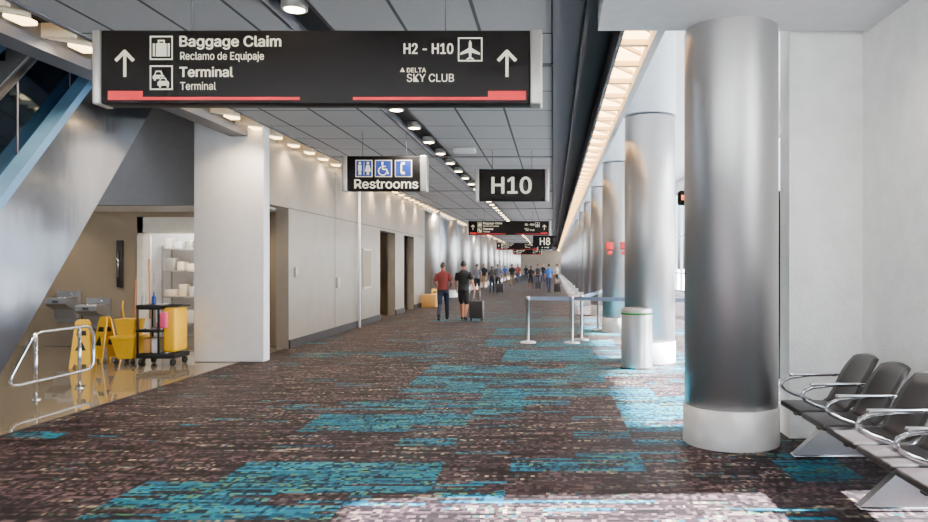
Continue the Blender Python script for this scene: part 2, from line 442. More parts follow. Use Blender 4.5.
for i in range(130):
    y=1.0+.9*i
    if y>118: break
    c.box((-5.18,y,3.955),(-4.85,y+.05,4.1),WARMFIN)
    c.rbox((-5.12,y+.3,3.95),(-4.96,y+.56,4.0),SLOTLAMP,.02,2)
    c.prism([(-5.16,y+.05),(-4.88,y+.3),(-4.88,y+.35),(-5.16,y+.10)],fnz,3.96,4.08,WARMFIN)
c.finish('wall_slot_lights')
c=M()
for y in (1.5,3.4,5.1):
    c.lathe([(.12,0),(.12,-.02),(.1,-.025),(.09,-.003)],(1.9,y,3.845),CAPM,20); c.lathe([(.085,-.004),(.085,-.008)],(1.9,y,3.845),LAMP,20)
c.finish('soffit_fill_discs')  # lamp discs added out of view to go with the soffit fill spots
c=M(); c.rbox((-2.0,14.4,3.9),(-1.55,14.6,4.0),SOFF,.02,2); c.finish('emergency_light')
# ------------------------------------------------------------------ right side
w=M()
w.box((2.95,-6,0),(3.2,3.0,6.9),WHITE); w.box((2.95,5.38,0),(3.2,6.87,6.9),WHITE)
w.box((2.95,3.0,0),(3.2,5.38,.28),WHITE); w.box((2.95,3.0,3.85),(3.2,5.38,6.9),WHITE)
w.finish('wall_right')
w=M(); w.box((2.25,6.87,0),(3.2,7.15,6.95),WHITE); w.finish('wall_right_pier')
simplebox('wall_right_return',(3.2,6.95,0),(8.2,7.15,6.95),WHITE)
simplebox('ceiling_soffit',(.42,-6,3.84),(2.95,6.75,6.9),SOFF)
w=M()
w.box((2.99,3.0,.28),(3.07,3.06,3.85),MULL);w.box((2.99,5.32,.28),(3.07,5.38,3.85),MULL);w.box((2.99,4.55,.28),(3.07,4.61,3.85),MULL)
w.box((2.99,3.0,.28),(3.07,5.38,.34),MULL);w.box((2.99,3.0,3.79),(3.07,5.38,3.85),MULL)
w.box((3.02,3.06,.34),(3.03,5.32,3.79),GLASS)
w.finish('window_1')
w=M()
w.box((8.0,7.15,6.2),(8.2,121,7.0),WHITE); w.finish('wall_gate_right')
w=M()
for y in np.arange(7.2,120.9,1.9): w.box((7.98,y,0),(8.12,y+.08,6.2),MULL)
for z in (0,1.1,3.4,6.12): w.box((7.99,7.2,z),(8.11,120.9,z+.08),MULL)
w.box((8.04,7.2,.05),(8.05,120.9,6.15),GLASS)
w.finish('window_2')
def column(x,y,zt=6.98):
    c=M(); r=.43
    c.lathe([(r+.012,.0),(r+.012,.345),(r,.35)],(x,y,0),COLBASE,64)
    c.lathe([(r-.01,.35),(r-.01,.36),(r,.365),(r,4.15),(r-.02,4.17)],(x,y,0),STEELD,64)
    c.lathe([(r+.02,4.2),(r+.02,zt)],(x,y,0),COLTOP,64)
    c.finish('round_column')
for i in range(20):
    y=6.78+5.62*i
    if i==0: 
        c=M(); r=.43
        c.lathe([(r+.012,.0),(r+.012,.345),(r,.35)],(1.67,y,0),COLBASE,64)
        c.lathe([(r-.01,.35),(r-.01,.36),(r,.365),(r,3.84)],(1.67,y,0),STEELD,64)
        c.lathe([(r-.03,3.84),(r-.03,6.9)],(1.67,y,0),COLTOP,64)
        c.finish('round_column')
    else: column(1.66,y)
for i in range(15): column(-5.35,31.5+5.62*i)
simplebox('wall_far',(-14,120.5,0),(8.2,121,6.98),BEIGE)
w=M(); w.box((-14,-6.2,6.5),(3.2,-6,7),WHITE); w.box((-14,-6.2,0),(3.2,-6,.3),WHITE); w.finish('wall_back')
w=M()
for x in np.arange(-14,3.1,1.7): w.box((x,-6.14,.3),(x+.08,-6.04,6.5),MULL)
for z in (.3,2.6,6.42): w.box((-14,-6.13,z),(3.2,-6.05,z+.08),MULL)
w.box((-14,-6.1,.3),(3.2,-6.09,6.45),GLASS); w.finish('fill_window_back')  # unseen glazing behind the camera, added to bring in front light
k=M(); k.rbox((2.2,7.25,.5),(3.1,7.45,2.38),BLACK,.02,2); k.rbox((2.3,7.2,0),(3.0,7.5,.08),BLACK,.02,2); k.box((2.4,7.3,.05),(2.9,7.4,.55),BLACK)
k.box((2.25,7.235,.9),(3.05,7.25,2.3),SIGNB); k.finish('information_kiosk')
k=M(); k.rbox((1.57,9.0,2.40),(2.95,9.14,2.58),SIGNB,.03,3); k.box((1.6,8.99,2.46),(1.66,9.0,2.52),ORANGE); k.box((2.82,8.99,2.46),(2.9,9.0,2.52),ORANGE)
for x in (1.8,2.7): k.path([(x,9.07,2.58),(x,9.07,7.0)],.012,CAPM,8)
k.finish('led_gate_display')
for (yy,xx) in ((17.3,1.27),(17.3,1.62)):
    k=M(); k.rbox((xx,yy-.02,2.02),(xx+.17,yy+.02,2.2),RED,.01,2); k.path([(xx+.1,yy,2.1),(xx+.1,yy+.4,2.1)],.015,CAPM,8); k.rbox((xx+.03,yy-.03,1.9),(xx+.14,yy+.02,1.99),RED,.01,2); k.finish('fire_alarm_sign')

# ------------------------------------------------------------------ left side
w=M()
X0,X1=-5.45,-5.2
def wl(y0,y1,z0,z1): w.box((X0,y0,z0),(X1,y1,z1),BEIGE)
wl(12.55,14.2,2.77,4.15); wl(14.2,21.7,0,4.15); wl(21.7,23.8,2.7,4.15); wl(23.8,25.2,0,4.15); wl(25.2,27,2.7,4.15); wl(27,29,0,4.15)
w.box((X0,12.55,4.15),(X1,29,7),GREYW)
for y in (17.2,19.6): w.box((X1,y,.15),(X1+.004,y+.015,3.9),CHANM)
w.box((X1,14.2,2.76),(X1+.005,29,2.78),CHANM)
w.finish('wall_left')
b=M()
for y0,y1 in ((14.2,21.7),(23.8,25.2),(27,29)): b.box((X1,y0,0),(X1+.03,y1,.17),DARK)
b.finish('baseboard_left')
simplebox('wall_left_return',(-11,29,0),(-5.2,29.2,7),BEIGE)
w=M(); w.box((-7.2,21.2,0),(-7.0,29,2.9),BEIGED); w.box((-7.2,21.2,2.7),(-5.45,29,2.9),GREYW); w.box((-7.2,21.0,0),(-5.45,21.2,2.9),BEIGED); w.box((-7.2,24.4,0),(-5.45,24.6,2.7),BEIGED); w.finish('wall_restroom_recess')
w=M()
for y in np.arange(29.4,120,1.9): w.box((-11.1,y,0),(-10.98,y+.08,5.75),MULL)
for z in (0,1.1,3.4,5.67): w.box((-11.1,29.2,z),(-10.98,120.5,z+.08),MULL)
w.box((-11.05,29.2,.05),(-11.04,120.5,5.7),GLASS); w.finish('window_3')
w=M(); w.box((-11.2,29.2,5.75),(-11,120.5,7),WHITE); w.finish('wall_gate_left')
w=M(); w.rbox((-6.12,12.3,0),(-4.93,12.56,4.1),PIERM,.012,2); w.finish('wall_pier_left')
p=M(); p.path([(-5.12,19.1,.0),(-5.12,19.1,3.95)],.035,PIERM,12); p.finish('trim_2')
p=M(); p.box((-5.2,19.7,1.0),(-5.17,20.6,2.1),CAPM); p.box((-5.17,19.75,1.05),(-5.165,20.55,2.05),BEIGED); p.finish('wall_notice_board')
p=M(); p.rbox((-5.2,17.3,1.1),(-5.15,17.5,1.35),CAPM,.01,2); p.rbox((-5.2,14.5,1.4),(-5.16,14.62,1.6),CAPM,.01,2); p.finish('wall_switch_plate')
w=M(); w.box((-14,13.0,2.73),(-5.45,13.2,7),GREYW); w.finish('wall_header')
w=M(); w.box((-14,13.2,2.73),(-5.45,14.7,2.8),SOFF); w.finish('ceiling_alcove')
w=M(); w.box((-14,14.7,0),(-8.46,14.9,2.75),BEIGED); w.box((-8.46,14.7,2.63),(-6.82,14.9,2.75),BEIGED); w.box((-6.82,14.7,0),(-5.45,14.9,2.75),BEIGED); w.finish('wall_alcove')
w=M()
w.box((-8.45,14.66,0),(-8.33,14.92,2.62),DOORM); w.box((-6.95,14.66,0),(-6.83,14.92,2.62),DOORM); w.box((-8.45,14.66,2.3),(-6.83,14.92,2.62),DOORM)
T=Matrix.Translation((-8.33,14.93,0))@Matrix.Rotation(math.radians(118),4,'Z')
w.box((0,0,0.01),(.9,.045,2.28),DOORM,T); w.path([(.8,-.05,1.0),(.8,-.05,1.12)],.012,CHROME,8,T)
w.finish('door_1')
w=M(); w.box((-10.6,17.0,0),(-5.7,17.1,2.9),PIERM); w.box((-10.7,14.9,0),(-10.6,17.1,2.9),PIERM); w.box((-5.7,14.9,0),(-5.6,17.1,2.9),PIERM); w.box((-10.7,14.9,2.8),(-5.6,17.1,2.9),PIERM); w.finish('wall_storage_room')
w=M()
for z in (.3,.9,1.5,2.0): w.box((-8.95,16.5,z),(-7.3,16.95,z+.03),CAPM)
for x in (-8.95,-8.1,-7.33): w.box((x,16.5,0),(x+.03,16.53,2.1),CAPM); w.box((x,16.9,0),(x+.03,16.93,2.1),CAPM)
rr=random.Random(4)
for z in (.33,.93,1.53,2.03):
    x=-8.9
    while x<-7.6:
        wd=rr.uniform(.12,.3); hh=rr.uniform(.12,.3)
        w.rbox((x,16.55,z),(x+wd,16.85,z+hh),rr.choice([DOORM,PIERM,WARMFIN,SOFF,CAPM]),.01,2); x+=wd+.06
w.finish('storage_shelf')
simplebox('wall_outer_left',(-14.2,-6,0),(-14,14.9,7),GREYW)
# escalator
A0=Vector((-5.36,7,0)); U=Vector((-.84,4.1,0)).normalized(); Nn=Vector((U.y,-U.x,0))
def E(s_,z,w_): 
    p=A0+U*s_-Nn*w_; return (p.x,p.y,z)
k_=.815; zl=lambda s_:.586+k_*s_; zu=lambda s_:zl(s_)+1.6
e=M(); s1=5.6
e.prism([(-3.6,0),(-.72,0),(s1,zl(s1)),(s1,zu(s1)),(-2.45,zu(-2.45)),(-2.7,.12),(-3.6,.12)],E,0,.02,STEELB)
e.prism([(-3.6,0),(-.72,0),(s1,zl(s1)),(s1,zu(s1)),(-2.45,zu(-2.45)),(-2.7,.12),(-3.6,.12)],E,1.6,1.62,STEELB)
e.prism([(-.72,0),(s1,zl(s1)),(s1,zl(s1)+.03),(-.76,0)],E,.02,1.6,STEELB)
top=[]; sx=.36; a=-2.2
while a<s1-sx:
    top+= [(a,zu(a)-.25),(a,zu(a)-.25+k_*sx),(a+sx,zu(a)-.25+k_*sx)]; a+=sx
poly=[(-2.2,0.02)]+top+[(top[-1][0],zl(top[-1][0])+.1),(-.6,.1)]
e.prism(poly,E,.3,1.32,RUBBER)
for w0,w1 in ((0,.3),(1.32,1.62)):
    e.prism([(-3.6,.12),(-2.6,.14),(-2.3,zu(-2.3)),(s1,zu(s1)),(s1,zu(s1)+.13),(-2.35,zu(-2.35)+.13),(-2.65,.3),(-3.6,.26)],E,w0-.01,w1+.01,LBLUE)
    wc=(w0+w1)/2
    e.prism([(-3.3,.3),(-2.6,.3),(-2.3,zu(-2.3)+.13),(s1,zu(s1)+.13),(s1,zu(s1)+.92),(-2.3,zu(-2.3)+.92),(-2.7,1.0),(-3.2,1.0),(-3.5,.7)],E,wc-.01,wc+.01,DGLASS)
    for q in np.arange(-1.8,s1,1.2):
        e.prism([(q,zu(q)+.12),(q+.03,zu(q)+.13),(q+.03,zu(q)+.93),(q,zu(q)+.92)],E,wc-.015,wc+.015,CHANM)
    e.path([E(-3.2,.32,wc),E(-3.5,.5,wc),E(-3.55,.75,wc),E(-3.3,.98,wc),E(-2.75,1.0,wc),E(-2.35,zu(-2.35)+.95,wc),E(s1,zu(s1)+.95,wc)],.045,RUBBER,10)
e.finish('escalator')
# railing
r=M(); xr=-6.35
pts=[(xr,9.9,.24),(xr,9.96,.3),(xr,9.98,.5),(xr,9.96,.72),(xr,9.88,.8),(xr,9.78,.82),(xr,8.95,.82),(xr,8.84,.8),(xr,8.76,.72),(xr,8.46,.34),(xr,8.44,.27),(xr,8.48,.23),(xr,8.58,.22),(xr,9.78,.22)]
r.path(pts,.021,CHROME,12,closed=True)
for y in (8.86,9.68): r.path([(xr,y,-.006),(xr,y,.8)],.022,CHROME,12); r.lathe([(.055,0),(.055,.012),(.025,.02)],(xr,y,-.006),CHROME,20)
r.finish('handrail')
for xc,zt in ((-9.85,1.0),(-9.25,.86)):
    f=M()
    f.box((xc-.24,14.67,zt-.5),(xc+.24,14.695,zt+.12),STEEL)
    fn=lambda a,b,w:(xc+w,a,b)
    f.prism([(14.67,zt-.42),(14.67,zt),(14.30,zt),(14.28,zt-.03),(14.28,zt-.12),(14.34,zt-.17),(14.52,zt-.24),(14.56,zt-.42)],fn,-.21,.21,STEEL)
    f.lathe([(.15,0),(.15,.012),(.12,.004)],(xc,14.46,zt),CHROME,24)
    f.path([(xc+.13,14.6,zt),(xc+.13,14.6,zt+.06),(xc+.08,14.56,zt+.085)],.013,CHROME,8); f.rbox((xc-.06,14.27,zt-.1),(xc+.06,14.285,zt-.05),CHANM,.005,2)
    f.finish('drinking_fountain')
f=M(); f.rbox((-8.86,14.64,1.2),(-8.74,14.7,2.15),DARK,.01,2); f.path([(-8.8,14.6,1.4),(-8.8,14.6,1.9)],.012,CHROME,8); f.finish('extinguisher_cabinet')
def wet(x,y,rot,h=.85):
    T=Matrix.Translation((x,y,-.006))@Matrix.Rotation(rot,4,'Z')
    m=M()
    for sg in (-1,1):
        R=T@Matrix.Translation((0,sg*.17,0))@Matrix.Rotation(sg*math.atan2(.15,h),4,'X')
        fn=lambda a,b,c_: R@Vector((a,c_,b))
        m.prism([(-.15,0),(-.11,.0),(-.09,.06),(.09,.06),(.11,0),(.15,0),(.1,h-.05),(.07,h),(-.07,h),(-.1,h-.05)],fn,-.012,.012,YEL)
        m.prism([(-.08,.28),(.08,.28),(0,.45)],fn,-.0145,.0145,DARK)
        m.prism([(-.07,.52),(.07,.52),(.06,.6),(-.06,.6)],fn,-.0145,.0145,DARK)
    m.finish('wet_floor_sign')
wet(-7.65,11.75,.3,.78); wet(-7.72,12.45,-.4,.78)
wet(PX(432,29),29.5,.5,.7)
m=M(); x,y=-7.12,12.15
def tb(z,hx,hy): return [(x-hx,y-hy,z),(x+hx,y-hy,z),(x+hx,y+hy,z),(x-hx,y+hy,z)]
def tbox(z0,a0,b0,z1,a1,b1,mt):
    m.add(tb(z0,a0,b0)+tb(z1,a1,b1),[(3,2,1,0),(4,5,6,7),(0,1,5,4),(1,2,6,5),(2,3,7,6),(3,0,4,7)],mt)
tbox(.09,.13,.15,.45,.2,.22,YEL); tbox(.43,.215,.235,.47,.215,.235,YEL); tbox(.4,.12,.12,.72,.17,.15,YEL); tbox(.72,.18,.16,.75,.18,.16,YEL)
for sx_ in (-.14,.14):
    for sy_ in (-.15,.15): m.path([(x+sx_-.02,y+sy_,.035),(x+sx_+.02,y+sy_,.035)],.04,RUBBER,14); m.box((x+sx_-.015,y+sy_-.015,.05),(x+sx_+.015,y+sy_+.015,.1),DARK)
m.path([(x-.1,y,.72),(x-.13,y,.95),(x-.12,y,1.05)],.014,YEL,8); m.path([(x+.05,y+.05,.5),(x-.02,y+.2,1.4)],.013,WOOD,8)
m.finish('mop_bucket')
m=M(); x0,x1,y0,y1=-6.8,-6.16,11.75,12.25
m.rbox((x0,y0,.12),(x1,y1,.2),RUBBER,.02,2)
for xx in (x0+.06,x1-.06):
    for yy in (y0+.06,y1-.06): m.path([(xx-.02,yy,.056),(xx+.02,yy,.056)],.06,RUBBER,16); m.box((xx-.02,yy-.02,.06),(xx+.02,yy+.02,.14),CAPM)
for xx in (x0+.02,x0+.36):
    for yy in (y0+.03,y1-.03): m.path([(xx,yy,.18),(xx,yy,.98)],.018,RUBBER,8)
m.rbox((x0,y0,.55),(x0+.4,y1,.6),RUBBER,.015,2); m.rbox((x0,y0,.92),(x0+.4,y1,1.0),RUBBER,.02,2)
m.path([(x0+.4,y0+.02,.97),(x1,y0+.02,.97),(x1+.02,y0+.05,.97),(x1+.02,y1-.05,.97),(x1,y1-.02,.97),(x0+.4,y1-.02,.97)],.016,RUBBER,8)
m.rbox((x0+.42,y0+.04,.22),(x1-.01,y1-.04,.95),YEL,.05,3)
m.rbox((x0+.4,y0-.03,.62),(x0+.52,y0+.05,.88),PINK,.03,3)
for i,(dx,mt,hh) in enumerate(((.05,CAPM,.2),(.13,DOORM,.24),(.22,BLUE,.2),(.3,PINK,.16))): m.lathe([(.035,0),(.035,hh*.6),(.012,hh*.75),(.012,hh)],(x0+dx,y0+.15,.6 if i%2 else 1.0),mt,12)
for i,dx in enumerate((.06,.2)): m.rbox((x0+dx,y0+.1,.2),(x0+dx+.12,y0+.35,.45),[CARD,PIERM][i],.02,2)
m.path([(x0+.03,y1-.1,.2),(x0-.03,y1-.05,1.75)],.013,WOOD,8); m.path([(x0+.1,y1-.1,.6),(x0+.05,y1-.03,1.5)],.012,CAPM,8)
m.finish('janitor_cart')
simple=M(); simple.rbox((-5.1,28.0,0),(-4.55,28.5,.5),CARD,.01,2); simple.box((-5.1,28.22,.5),(-4.55,28.28,.503),DOORM); simple.finish('cardboard_box')

# ------------------------------------------------------------------ trash bin
t=M(); bx,by=PX(637,11.6),11.62
t.lathe([(.235,0),(.25,.02),(.25,.03),(.25,.84),(.24,.86)],(bx,by,0),STEEL,48)
t.lathe([(.253,.86),(.258,.865),(.258,.885),(.25,.89)],(bx,by,0),GREEN,48)
t.lathe([(.25,.88),(.25,.93),(.23,.96),(.12,.97),(.11,.93)],(bx,by,0),STEEL,48)
t.lathe([(.11,.965),(.10,.967)],(bx,by,0),BLACK,32)
for q in range(16):
    an=2*math.pi*q/16; t.box((bx+.2505*math.cos(an)-.002,by+.2505*math.sin(an)-.002,.05),(bx+.2505*math.cos(an)+.002,by+.2505*math.sin(an)+.002,.8),CAPM)
t.finish('trash_bin')
def stan(x,y):
    m=M(); m.lathe([(.17,0),(.17,.012),(.15,.03),(.035,.045),(.03,.06),(.03,.9),(.04,.905),(.04,.985),(.03,.99)],(x,y,0),STEEL,28); m.finish('barrier_post')
posts=[(PX(528,15.3),15.3),(PX(572,15.3),15.25),(PX(582,15.6),15.9),(PX(598,18.4),18.4),(PX(607,18.6),20.0),(PX(655,15.5),14.6),(3.6,14.6)]
for p_ in posts: stan(*p_)
m=M()
for a,b_ in ((0,1),(1,5),(5,6),(2,3),(3,4)):
    (xa,ya),(xb,yb)=posts[a],posts[b_]
    L_=math.hypot(xb-xa,yb-ya); T=Matrix.Translation((xa,ya,0))@Matrix.Rotation(math.atan2(yb-ya,xb-xa),4,'Z')
    m.box((.04,-.003,.90),(L_-.04,.003,.98),BELT,T)
m.finish('barrier_belt')

# ------------------------------------------------------------------ seating row
def seats():
    m=M(); ys=[6.22,5.68,5.14,4.60,4.06,3.52]
    for y in ys:
        m.rbox((2.03,y-.245,.395),(2.5,y+.245,.445),SEATM,.022,3)
        fr=[(2.46,.43),(2.52,.47),(2.56,.54),(2.60,.62),(2.64,.7),(2.69,.78),(2.74,.87)]
        vs=[];fs=[]
        nw=9
        for side in (0,1):
            for i,(a,b) in enumerate(fr):
                for j in range(nw):
                    ww=(j/(nw-1)-.5)*2
                    hw=.24*(1-.16*(max(0,(i-4))/2)**2)
                    vs.append((a-side*.045-.02*ww*ww,y+ww*hw,b+(.012 if side==0 else 0)-(.02*ww*ww if i==len(fr)-1 else 0)))
        K=len(fr)*nw
        for i in range(len(fr)-1):
            for j in range(nw-1):
                q=i*nw+j
                fs.append((q,q+nw,q+nw+1,q+1)); fs.append((K+q,K+q+1,K+q+nw+1,K+q+nw))
            q=i*nw; fs.append((q,K+q,K+q+nw,q+nw)); q=i*nw+nw-1; fs.append((q,q+nw,K+q+nw,K+q))
        for j in range(nw-1):
            fs.append((j,j+1,K+j+1,K+j)); q=(len(fr)-1)*nw+j; fs.append((q,K+q,K+q+1,q+1))
        m.add(vs,fs,SEATM,True)
        m.box((2.08,y-.03,.36),(2.5,y+.03,.397),DARK)
        m.box((2.12,y-.2,.385),(2.45,y+.2,.4),DARK)
    for y in [ys[0]+.272]+[q-.27 for q in ys]:
        pts=[(2.66,.66),(2.5,.665),(2.3,.66),(2.14,.64),(2.07,.61),(2.05,.57),(2.08,.535),(2.15,.50),(2.26,.46),(2.36,.41),(2.42,.36)]
        m.path([(a,y,b) for a,b in pts],.016,CHROME,10)
        m.path([(2.66,y,.66),(2.7,y,.62),(2.66,y,.5),(2.5,y,.4)],.014,CHROME,10)
        m.rbox((2.12,y-.025,.655),(2.5,y+.025,.678),CHROME,.008,2)
    m.rbox((2.38,ys[-1]-.3,.3),(2.46,ys[0]+.28,.36),STEEL,.01,2)
    for y in (6.2,4.87,3.6):
        fn=lambda a,b,w:(a,y+w,b)
        m.prism([(2.06,0),(2.78,0),(2.78,.03),(2.5,.3),(2.36,.3),(2.06,.03)],fn,-.035,.035,STEEL)
        m.rbox((2.05,y-.05,0),(2.8,y+.05,.03),CHROME,.01,2)
    m.finish('airport_seat_row')
seats()

# ------------------------------------------------------------------ people
SKIN=mat('skin',(170,108,78),.6); SKIN2=mat('skin_dark',(96,56,38),.6)
HAIRD=mat('hair_dark',(18,14,12),.7); HAIRG=mat('hair_brown',(60,38,24),.7)
DENIM=mat('denim',(34,42,64),.85,noise=.15,nscale=40); REDS=mat('shirt_red',(112,40,36),.85,noise=.1,nscale=20); BLK=mat('shirt_black',(16,16,20),.85)
SHORTS=mat('shorts_charcoal',(26,26,32),.85); SHOE=mat('shoe_leather',(24,20,20),.5)
BLUS=mat('shirt_blue',(44,90,156),.85); GRYS=mat('shirt_grey',(90,90,98),.85); WHTS=mat('shirt_white',(200,196,190),.85); TAN=mat('pants_tan',(130,104,74),.85)
EYE=mat('eye_dark',(20,16,14),.3)
def human(name,loc,rot,h,shirt,pants,hair,skin=SKIN,shorts=False,shoe=SHOE,phase=1,armR=None,armL=None,vox=.016,bag=None,female=False,detail=False):
    g=M(); segs=[]
    def limb(pts,rad,mats,fl=1.0,up=None):
        g.path(pts,rad,SKIN,14,fl=fl,up=up)
        for i in range(len(pts)-1): segs.append((Vector(pts[i]),Vector(pts[i+1]),(rad[i]+rad[i+1])/2,mats[i]))
    sw=.93 if female else 1.0
    rings=[(.84,.06,.05,0),(.87,.13,.1,0),(.93,.168,.122,-.005),(1.0,.162,.115,0),(1.08,.15,.108,.005),(1.2,.163,.116,.005),(1.31,.178,.118,0),(1.39,.172,.104,-.005),(1.44,.135,.085,-.01),(1.475,.075,.065,-.01),(1.5,.054,.056,-.005),(1.56,.052,.056,.01)]
    n=20;vs=[];fs=[]
    for z,rx,ry,yo in rings:
        for k in range(n):
            t=2*math.pi*k/n; vs.append((rx*sw*math.cos(t),yo+ry*math.sin(t),z))
    for i in range(len(rings)-1):
        for k in range(n): l=(k+1)%n; fs.append((i*n+k,i*n+l,(i+1)*n+l,(i+1)*n+k))
    fs.append(tuple(range(n-1,-1,-1))); fs.append(tuple((len(rings)-1)*n+k for k in range(n)))
    g.add(vs,fs,SKIN,True)
    for dx in (-.08,0,.08):
        segs.append((Vector((dx,0,.86)),Vector((dx,0,.97)),.1,'p')); segs.append((Vector((dx,0,1.0)),Vector((dx,0,1.38)),.1,'s'))
    segs.append((Vector((0,0,1.46)),Vector((0,0,1.44)),.07,'s')); segs.append((Vector((0,0,1.505)),Vector((0,.01,1.57)),.05,'k'))
    g.ell((0,.012,1.645),(.076,.096,.108),SKIN); g.ell((0,.04,1.59),(.054,.062,.062),SKIN)
    g.path([(0,.1,1.66),(0,.122,1.625),(0,.1,1.615)],[.008,.016,.01],SKIN,8)
    for sx_ in (-1,1): g.ell((sx_*.078,.0,1.64),(.012,.02,.032),SKIN,8,6)
    if phase==0: L=[((.1,.03,.49),(.105,.0,.09),(.11,.16,.035)),((-.1,.02,.49),(-.105,-.02,.09),(-.12,.14,.035))]
    else:
        fw=((.22,.51),(.33,.1)); bk=((.01,.48),(-.30,.16))
        a=.095*phase
        L=[((a,fw[0][0],fw[0][1]),(a,fw[1][0],fw[1][1]),(a*1.1,fw[1][0]+.16,.06)),((-a,bk[0][0],bk[0][1]),(-a,bk[1][0],bk[1][1]),(-a*1.1,bk[1][0]+.13,.04))]
    for kn,an,toe in L:
        hp=(kn[0]*.9,0,.9); kn=Vector(kn);an=Vector(an);hpv=Vector(hp)
        mid=hpv.lerp(kn,.5); calf=kn.lerp(an,.3)
        if shorts:
            q=hpv.lerp(kn,.86)
            limb([hpv,mid,q],[.095,.09,.085],['p','p'])
            limb([q,kn,calf,kn.lerp(an,.7),an],[.062,.056,.058,.042,.036],['k','k','k','k'])
        else:
            limb([hpv,mid,kn,calf,kn.lerp(an,.7),an],[.095,.086,.067,.066,.058,.056],['p']*5)
        heel=an+Vector((0,-.045,-.045)); toe=Vector(toe)
        limb([heel,an+Vector((0,.03,-.04)),heel.lerp(toe,.72),toe],[.038,.046,.044,.03],['h','h','h'],fl=.8)
    aR=armR or ((.235,-.06,1.14),(.245,.05,.9)); aL=armL or ((-.235,.02,1.13),(-.24,.16,.92))
    hands=[]
    for sg,(el,wr) in ((1,aR),(-1,aL)):
        sh=Vector((sg*.168*sw,-.005,1.405)); el=Vector(el); wr=Vector(wr)
        q=sh.lerp(el,.72)
        limb([sh,sh.lerp(el,.4),q],[.062,.06,.058],['s','s'])
        limb([q,el,el.lerp(wr,.3),wr],[.043,.038,.04,.026],['k','k','k'])
        d=(wr-el).normalized(); 
        pend=wr+d*.085
        limb([wr,wr+d*.04,pend],[.024,.034,.03],['k','k'],fl=.5,up=(1,0,0))
        hands.append((sg,wr,pend,d))
    src=g.finish('tmp')
    rm=src.modifiers.new('r','REMESH'); rm.mode='VOXEL'; rm.voxel_size=vox
    sm=src.modifiers.new('s','SMOOTH'); sm.factor=.5; sm.iterations=3
    dg=bpy.context.evaluated_depsgraph_get(); dg.update()
    me=bpy.data.meshes.new_from_object(src.evaluated_get(dg))
    bpy.data.objects.remove(src)
    N=len(me.polygons); C=np.empty(N*3); me.polygons.foreach_get('center',C); C=C.reshape(-1,3)
    best=np.full(N,1e9); idx=np.zeros(N,int); keys={'p':0,'s':1,'k':2,'h':3,'hair':4}
    for a,b_,r_,k in segs:
        a=np.array(a);b2=np.array(b_);ab=b2-a
        t_=np.clip(((C-a)@ab)/max(ab@ab,1e-9),0,1); d=np.linalg.norm(C-(a+t_[:,None]*ab),axis=1)-r_
        mk=d<best; best[mk]=d[mk]; idx[mk]=keys[k]
    tor=(np.abs(C[:,0])<.19)&(C[:,2]>.86)&(C[:,2]<1.49)&(idx<2)
    idx[tor&(C[:,2]>=.93)]=1; idx[tor&(C[:,2]<.93)]=0
    hd=C[:,2]>1.5; idx[hd]=2
    hb=hd&((C[:,2]>1.695)|((C[:,1]<.02)&(C[:,2]>(1.52 if female else 1.585)))|((C[:,1]<.045)&(C[:,2]>1.66)))
    idx[hb]=4
    verts=[tuple(v.co) for v in me.vertices]; faces=[tuple(p_.vertices) for p_ in me.polygons]
    bpy.data.meshes.remove(me)
    S=h/1.75; T=Matrix.Translation(loc)@Matrix.Rotation(rot,4,'Z')@Matrix.Scale(S,4)
    out=M(); mats=[pants,shirt,skin,shoe,hair]
    for q in mats: out.mi(q)
    zmin=min(v[2] for v in verts)
    T=T@Matrix.Translation((0,0,-zmin))
    out.v=[tuple(T@Vector(v)) for v in verts]; out.f=faces; out.m=[out.mi(mats[i]) for i in idx]; out.s=[True]*len(faces)
    if detail:
        for sg,wr,pe,d in hands:
            side=Vector((0,1,0)); side=(side-d*side.dot(d)).normalized(); inn=Vector((-sg,0,0))
            for j,(o_,ln) in enumerate(((-.026,.062),(-.009,.075),(.009,.08),(.026,.07))):
                p0=pe-d*.015+side*o_; p1=p0+d*ln*.45+inn*.006; p2=p1+d*ln*.3+inn*.018; p3=p2+d*ln*.15+inn*.02
                out.path([p0,p1,p2,p3],[.0095,.009,.008,.006],skin,8,T)
            p0=wr+d*.03+side*.025; out.path([p0,p0+side*.03+d*.02,p0+side*.038+d*.05+inn*.01],[.011,.01,.007],skin,8,T)
        for sx_ in (-1,1): out.ell((sx_*.032,.1,1.655),(.012,.007,.007),EYE,8,6,T)
        out.path([(-.022,.099,1.585),(0,.104,1.583),(.022,.099,1.585)],.004,PINK,6,T)
        out.path([(.16*math.cos(t_),.118*math.sin(t_),.925) for t_ in np.linspace(0,2*math.pi,24,endpoint=False)],.012,SHOE,6,T,closed=True)
    if bag=='backpack':
        out.rbox((-.15,-.27,1.0),(.15,-.1,1.42),DARK,.05,3,T); out.rbox((-.11,-.31,1.03),(.11,-.24,1.22),DARK,.03,3,T)
        for sx_ in (-.1,.1): out.path([(sx_,-.12,1.4),(sx_,-.04,1.5),(sx_,.1,1.42),(sx_*1.2,.12,1.25),(sx_*1.2,-.1,1.06)],.016,DARK,8,T)
    if bag=='shoulder':
        out.rbox((.2,-.12,.82),(.3,.2,1.1),DARK,.03,3,T); out.path([(.24,-.1,1.1),(.12,-.08,1.47),(.13,.06,1.46),(.24,.18,1.1)],.01,DARK,6,T)
    return out.finish(name,Vector(loc))
